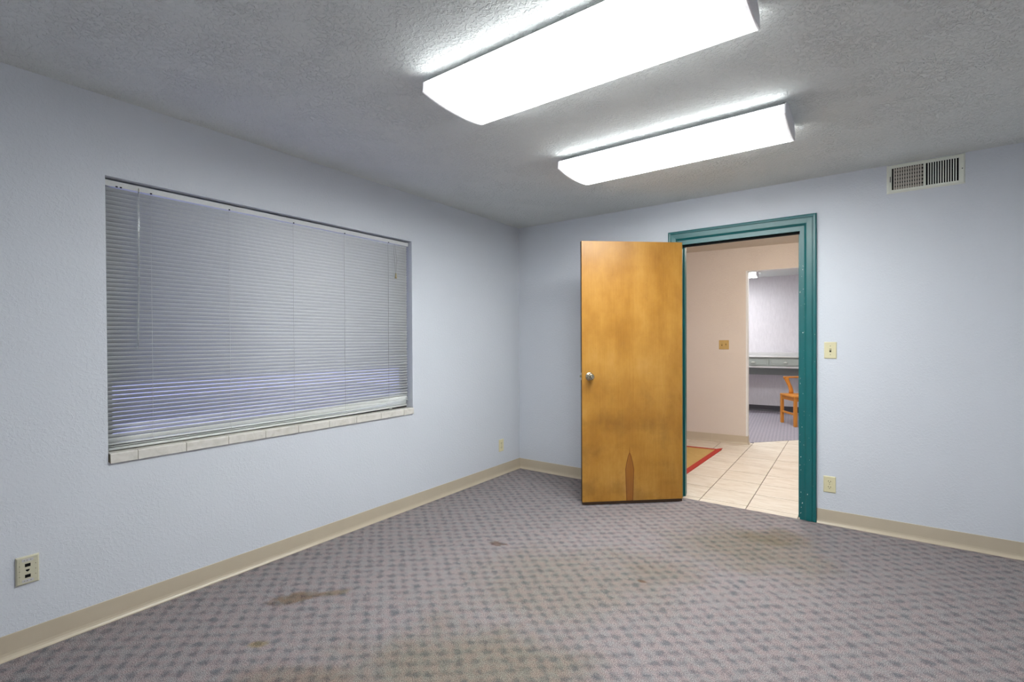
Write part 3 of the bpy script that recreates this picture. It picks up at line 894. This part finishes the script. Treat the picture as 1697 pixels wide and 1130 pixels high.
obj('lever', mkbox(-vw + 0.0165, -vw + 0.0195, -0.0155, -0.0080, -0.020, 0.016, bev=0.0008, seg=1), MAT['vent_dark'], v)
bm = B(); lathe(bm, [(0.0003, 0.0088), (0.003, 0.0086), (0.003, 0.008)], lambda x, z, h: (vw - 0.014 + x, -h, 0.0 + z), 10)
obj('screw', bm, MAT['vent_dark'], v)

# ------------------------------------------------------------------ wall plates (own space: x across, z up, front towards -y)
def plate(name, label, cat, w, h, mat, loc, rz, th=0.0055, group=None):
    r = empty(name, loc, rz)
    meta(r, label, cat, group)
    bm = B()
    a = [bm.verts.new((x, 0, z)) for x, z in ((-w / 2, -h / 2), (w / 2, -h / 2), (w / 2, h / 2), (-w / 2, h / 2))]
    b = [bm.verts.new((x, -th * 0.55, z)) for x, z in ((-w / 2, -h / 2), (w / 2, -h / 2), (w / 2, h / 2), (-w / 2, h / 2))]
    i = 0.0045
    c = [bm.verts.new((x, -th, z)) for x, z in ((-w / 2 + i, -h / 2 + i), (w / 2 - i, -h / 2 + i), (w / 2 - i, h / 2 - i), (-w / 2 + i, h / 2 - i))]
    for p, q in ((a, b), (b, c)):
        for k in range(4): bm.faces.new((p[k], p[(k + 1) % 4], q[(k + 1) % 4], q[k]))
    bm.faces.new(c)
    obj('cover_plate', bm, mat, r)
    return r
def screw(r, x, z, th=0.0055, rad=0.003, m=None):
    bm = B(); lathe(bm, [(0.0002, 0.0013), (rad * 0.8, 0.0011), (rad, 0.0), (0.0002, 0.0)], lambda a, b, h: (x + a, -th - h, z + b), 12)
    obj('screw', bm, m or MAT['screw'], r)
def toggle(r, x, m, up=True, th=0.0055):
    obj('switch_slot', mkbox(x - 0.0052, x + 0.0052, -th - 0.0006, -th + 0.002, -0.0120, 0.0120), MAT['slot'], r)
    bm = B()
    s = 1 if up else -1
    prism(bm, [(-th + 0.001, -0.005), (-th - 0.011, s * 0.0075 - 0.0030), (-th - 0.0115, s * 0.0075 + 0.0030), (-th + 0.001, 0.005)], lambda u, w, t: (x + t, u, w), -0.0040, 0.0040)
    obj('toggle', bm, m, r)
def duplex(r, m, th=0.0055):
    for zc in (0.0195, -0.0195):
        bm = B()
        pts = [(0.0172 * math.cos(a), 0.0145 * max(-0.86, min(0.86, math.sin(a)))) for a in [2 * math.pi * k / 20 for k in range(20)]]
        prism(bm, pts, lambda u, w, t: (u, t, zc + w), -th - 0.0012, -th + 0.001)
        f = obj('receptacle', bm, m, r)
        for x_, h_ in ((-0.0064, 0.0085), (0.0064, 0.0070)):
            obj('socket_slot', mkbox(x_ - 0.0013, x_ + 0.0013, -th - 0.0016, -th, zc - 0.001, zc + h_), MAT['slot'], f)
        bm = B(); lathe(bm, [(0.0002, 0.0), (0.0024, 0.0), (0.0024, 0.0005), (0.0002, 0.0005)], lambda a, b, h: (a, -th - 0.0012 - h, zc - 0.0075 + b), 10)
        obj('ground_hole', bm, MAT['slot'], f)
    screw(r, 0, 0)

pz = plate('light_switch', 'almond single toggle switch right of the teal door frame', 'switch', 0.0725, 0.1145, MAT['plate'], (2.633, 0, 1.212), 0)
toggle(pz, 0, MAT['plate']); screw(pz, 0, 0.030); screw(pz, 0, -0.030)
pz = plate('power_outlet', 'almond duplex outlet low on the wall right of the doorway', 'outlet', 0.072, 0.1125, MAT['plate'], (2.629, 0, 0.281), 0)
duplex(pz, MAT['plate'])
pz = plate('power_outlet', 'almond duplex outlet low on the window wall near the corner', 'outlet', 0.0725, 0.1150, MAT['plate'], (0, -0.311, 0.285), math.pi / 2)
duplex(pz, MAT['plate'])
q = ST(0.4615, 0, 1.2265)
pz = plate('light_switch', 'tan double toggle switch on the hall wall', 'switch', 0.115, 0.1145, MAT['plate_tan'], q, HR)
toggle(pz, -0.023, MAT['plate_tan'], True); toggle(pz, 0.023, MAT['plate_tan'], False)
for a_ in (-0.023, 0.023): screw(pz, a_, 0.03); screw(pz, a_, -0.03)

# data jack plate on the left wall, near the camera
pz = plate('data_plate', 'cream six port data plate low on the window wall near the left edge', 'wall plate', 0.0705, 0.1155, MAT['plate_pale'], (0, -3.5700, 0.3465), math.pi / 2, th=0.010)
t_ = 0.010
obj('face_panel', mkbox(-0.026, 0.026, -t_ - 0.0008, -t_ + 0.001, -0.042, 0.042, bev=0.0005, seg=1), MAT['plate_pale'], pz)
for zc in (0.0425, -0.0425):
    ln = obj('label_strip', mkbox(-0.017, 0.017, -t_ - 0.0014, -t_, zc - 0.0055, zc + 0.0055), MAT['desk_top'], pz)
    for x_ in (-0.010, -0.002, 0.009):
        obj('mark', mkbox(x_ - 0.002, x_ + 0.002, -t_ - 0.0017, -t_ - 0.001, zc - 0.0015, zc + 0.0015), MAT['screw'], ln)
for zc in (0.0215, -0.0235):
    obj('jack_opening', mkbox(-0.0085, 0.0085, -t_ - 0.0016, -t_, zc - 0.0065, zc + 0.0065), MAT['slot'], pz)
bm = B(); prism(bm, [(-0.006, 0.004), (0.006, 0.004), (0.005, -0.001), (0.001, -0.005), (-0.002, -0.005), (-0.006, 0.0)], lambda u, w, t: (u, t, w), -t_ - 0.0016, -t_)
obj('jack_opening', bm, MAT['slot'], pz)
for x_ in (-0.024, 0.024):
    for zc in (0.022, 0.0, -0.022):
        screw(pz, x_, zc, th=t_ + 0.0008, rad=0.0018)

# ------------------------------------------------------------------ hall rug
rug = empty('rug', (0.9, 1.08, 0))
meta(rug, 'flat straw coloured rug with red binding on the hall tiles', 'rug')
def rr(x0, x1, y0, y1, z0, z1):
    def sk(p): return (p[0] + (p[1] - 1.3) * 0.026 - 0.9, p[1] - (1.48 - p[0]) * -0.085 * -1 - 1.08)
    q = [sk(p) for p in ((x0, y0), (x1, y0), (x1, y1), (x0, y1))]
    return polyslab(B(), q, z0, z1)
rx0, rx1, ry0, ry1 = 0.42, 1.462, 0.16, 2.0
obj('rug_field', rr(rx0 + 0.05, rx1 - 0.055, ry0 + 0.05, ry1 - 0.05, 0.0006, 0.0065), MAT['rug'], rug)
for a in ((rx1 - 0.0552, rx1, ry0, ry1), (rx0, rx0 + 0.0502, ry0, ry1), (rx0 + 0.05, rx1 - 0.055, ry1 - 0.0502, ry1), (rx0 + 0.05, rx1 - 0.055, ry0, ry0 + 0.0502)):
    obj('binding', rr(*a, 0.0006, 0.0085), MAT['rug_border'], rug)
bm = B()
cx_, cy_ = rx1 + 0.012 - 0.9, ry1 - 1.08
vs = [bm.verts.new(p) for p in ((cx_ - 0.05, cy_ - 0.008, 0.0085), (cx_ + 0.004, cy_ - 0.045, 0.0085), (cx_ + 0.016, cy_ + 0.012, 0.022), (cx_ - 0.05, cy_ - 0.008, 0.0065), (cx_ + 0.004, cy_ - 0.045, 0.0065), (cx_ + 0.016, cy_ + 0.012, 0.018))]
for f_ in ((0, 1, 2), (5, 4, 3), (0, 3, 4, 1), (1, 4, 5, 2), (2, 5, 3, 0)): bm.faces.new([vs[k] for k in f_])
obj('curled_corner', bm, MAT['rug_border'], rug)

# ------------------------------------------------------------------ desk in the far room (own space: x = s, y = t, z)
desk = empty('built_in_desk', ST(0.5, FT - 0.28, 0), HR)
meta(desk, 'grey green built-in desk with drawers along the far room wall', 'desk')
def dk(s0, s1, t0, t1, z0, z1, bev=0.0): return mkbox(s0 - 0.5, s1 - 0.5, t0 - (FT - 0.28), t1 - (FT - 0.28), z0, z1, bev=bev, seg=1)
S0, S1, TF = -0.65, 2.75, FT - 0.55
obj('desktop', dk(S0, S1, TF - 0.012, FT, 0.984, 1.004, 0.003), MAT['desk_top'], desk)
obj('backsplash', dk(S0, S1, FT - 0.018, FT, 1.004, 1.056, 0.003), MAT['desk_top'], desk)
obj('drawer_case', dk(S0, S1, TF + 0.020, TF + 0.5, 0.830, 0.984), MAT['desk'], desk)
obj('bottom_rail', dk(S0, S1, TF, TF + 0.022, 0.806, 0.834, 0.002), MAT['desk_top'], desk)
obj('wall_cleat', dk(S0, S1, FT - 0.022, FT, 0.655, 0.830, 0.002), MAT['desk'], desk)
obj('side_panel', dk(S0, S0 + 0.02, TF + 0.01, FT, 0, 0.984), MAT['desk'], desk)
obj('side_panel', dk(S1 - 0.02, S1, TF + 0.01, FT, 0, 0.984), MAT['desk'], desk)
sp = [0.808 + 0.484 * k for k in range(-3, 4)]
for a, b in zip(sp[:-1], sp[1:]):
    c_ = (a + b) / 2
    dr = obj('drawer', dk(a + 0.012, b - 0.012, TF + 0.002, TF + 0.020, 0.842, 0.964, 0.002), MAT['desk'], desk)
    obj('drawer_panel', dk(a + 0.035, b - 0.035, TF - 0.001, TF + 0.003, 0.858, 0.950, 0.002), MAT['desk'], dr)
    bm = B()     # cup pull: quarter shell
    rings = []
    for k in range(7):
        al = math.pi / 2 * k / 6
        rings.append([(c_ - 0.5 + 0.036 * math.cos(th_) * math.cos(al * 0.55), TF - (FT - 0.28) - 0.002 - 0.024 * math.sin(th_) * math.cos(al), 0.893 + 0.020 * math.sin(al) * (0.4 + 0.6 * math.sin(th_)))
                      for th_ in [math.pi * j / 10 for j in range(11)]])
    loft(bm, rings, cap=False, closed=False)
    bmesh.ops.solidify(bm, geom=bm.faces, thickness=0.003)
    obj('drawer_pull', bm, MAT['pull'], dr, smooth=True)

# ------------------------------------------------------------------ wooden chair (own space: x right, y towards its back, z up)
CA = Vector((1.755, 4.540)); ab = Vector((0.528, -0.849)); pe = Vector((0.849, 0.528))
CWD, CDP = 0.50, 0.47
cc = CA + ab * (CDP / 2) + pe * (CWD / 2)
# local x = pe, local y = -ab
ch = empty('wooden_chair', (cc.x, cc.y, 0.0), math.atan2(pe.y, pe.x))
meta(ch, 'orange oak chair with a low yoke back beside the desk', 'chair')
hx, hy = CWD / 2, CDP / 2
bm = B()
outline = [(-hx + 0.01, -hy), (hx - 0.01, -hy), (hx, -hy + 0.03), (hx - 0.01, hy - 0.02), (hx - 0.04, hy), (-hx + 0.04, hy), (-hx + 0.01, hy - 0.02), (-hx, -hy + 0.03)]
polyslab(bm, outline, 0.428, 0.455)
bmesh.ops.bevel(bm, geom=[e for e in bm.edges if abs(e.verts[0].co.z - e.verts[1].co.z) < 1e-6], offset=0.006, segments=2, profile=0.5, affect='EDGES')
obj('seat', bm, MAT['chair'], ch)
lg = 0.021
for sx in (-1, 1):
    for sy in (-1, 1):
        x_, y_ = sx * (hx - 0.035), sy * (hy - 0.035)
        obj('leg', mkbox(x_ - lg, x_ + lg, y_ - lg, y_ + lg, 0.002, 0.4285, bev=0.004, seg=1), MAT['chair'], ch)
for sx in (-1, 1):
    x_ = sx * (hx - 0.035)
    obj('apron', mkbox(x_ - 0.010, x_ + 0.010, -hy + 0.056, hy - 0.056, 0.375, 0.4285), MAT['chair'], ch)
    obj('stretcher', mkbox(x_ - 0.009, x_ + 0.009, -hy + 0.056, hy - 0.056, 0.165, 0.195, bev=0.003, seg=1), MAT['chair'], ch)
for sy in (-1, 1):
    y_ = sy * (hy - 0.035)
    obj('apron', mkbox(-hx + 0.056, hx - 0.056, y_ - 0.010, y_ + 0.010, 0.375, 0.4285), MAT['chair'], ch)
def post(sx):
    rings = []
    for z_, px, py, w_, d_ in ((0.452, 0.085, hy - 0.045, 0.030, 0.020), (0.50, 0.083, hy - 0.040, 0.029, 0.019), (0.56, 0.095, hy - 0.032, 0.027, 0.018), (0.62, 0.120, hy - 0.025, 0.027, 0.017), (0.67, 0.140, hy - 0.020, 0.032, 0.018), (0.705, 0.150, hy - 0.018, 0.040, 0.020)):
        rings.append([(sx * px + a * w_, py + b * d_, z_) for a, b in ((-1, -0.6), (-0.6, -1), (0.6, -1), (1, -0.6), (1, 0.6), (0.6, 1), (-0.6, 1), (-1, 0.6))])
    return loft(B(), rings)
obj('back_post', post(-1), MAT['chair'], ch, smooth=True)
obj('back_post', post(1), MAT['chair'], ch, smooth=True)
rings = []
for k in range(15):
    a = -1 + 2 * k / 14
    x_ = a * 0.195; y_ = hy - 0.018 - 0.030 * a * a + 0.012
    rings.append([(x_, y_ + b * 0.013, 0.703 + c * 0.0125) for b, c in ((-1, -0.6), (-0.6, -1), (0.6, -1), (1, -0.6), (1, 0.6), (0.6, 1), (-0.6, 1), (-1, 0.6))])
obj('top_rail', loft(B(), rings), MAT['chair'], ch, smooth=True)
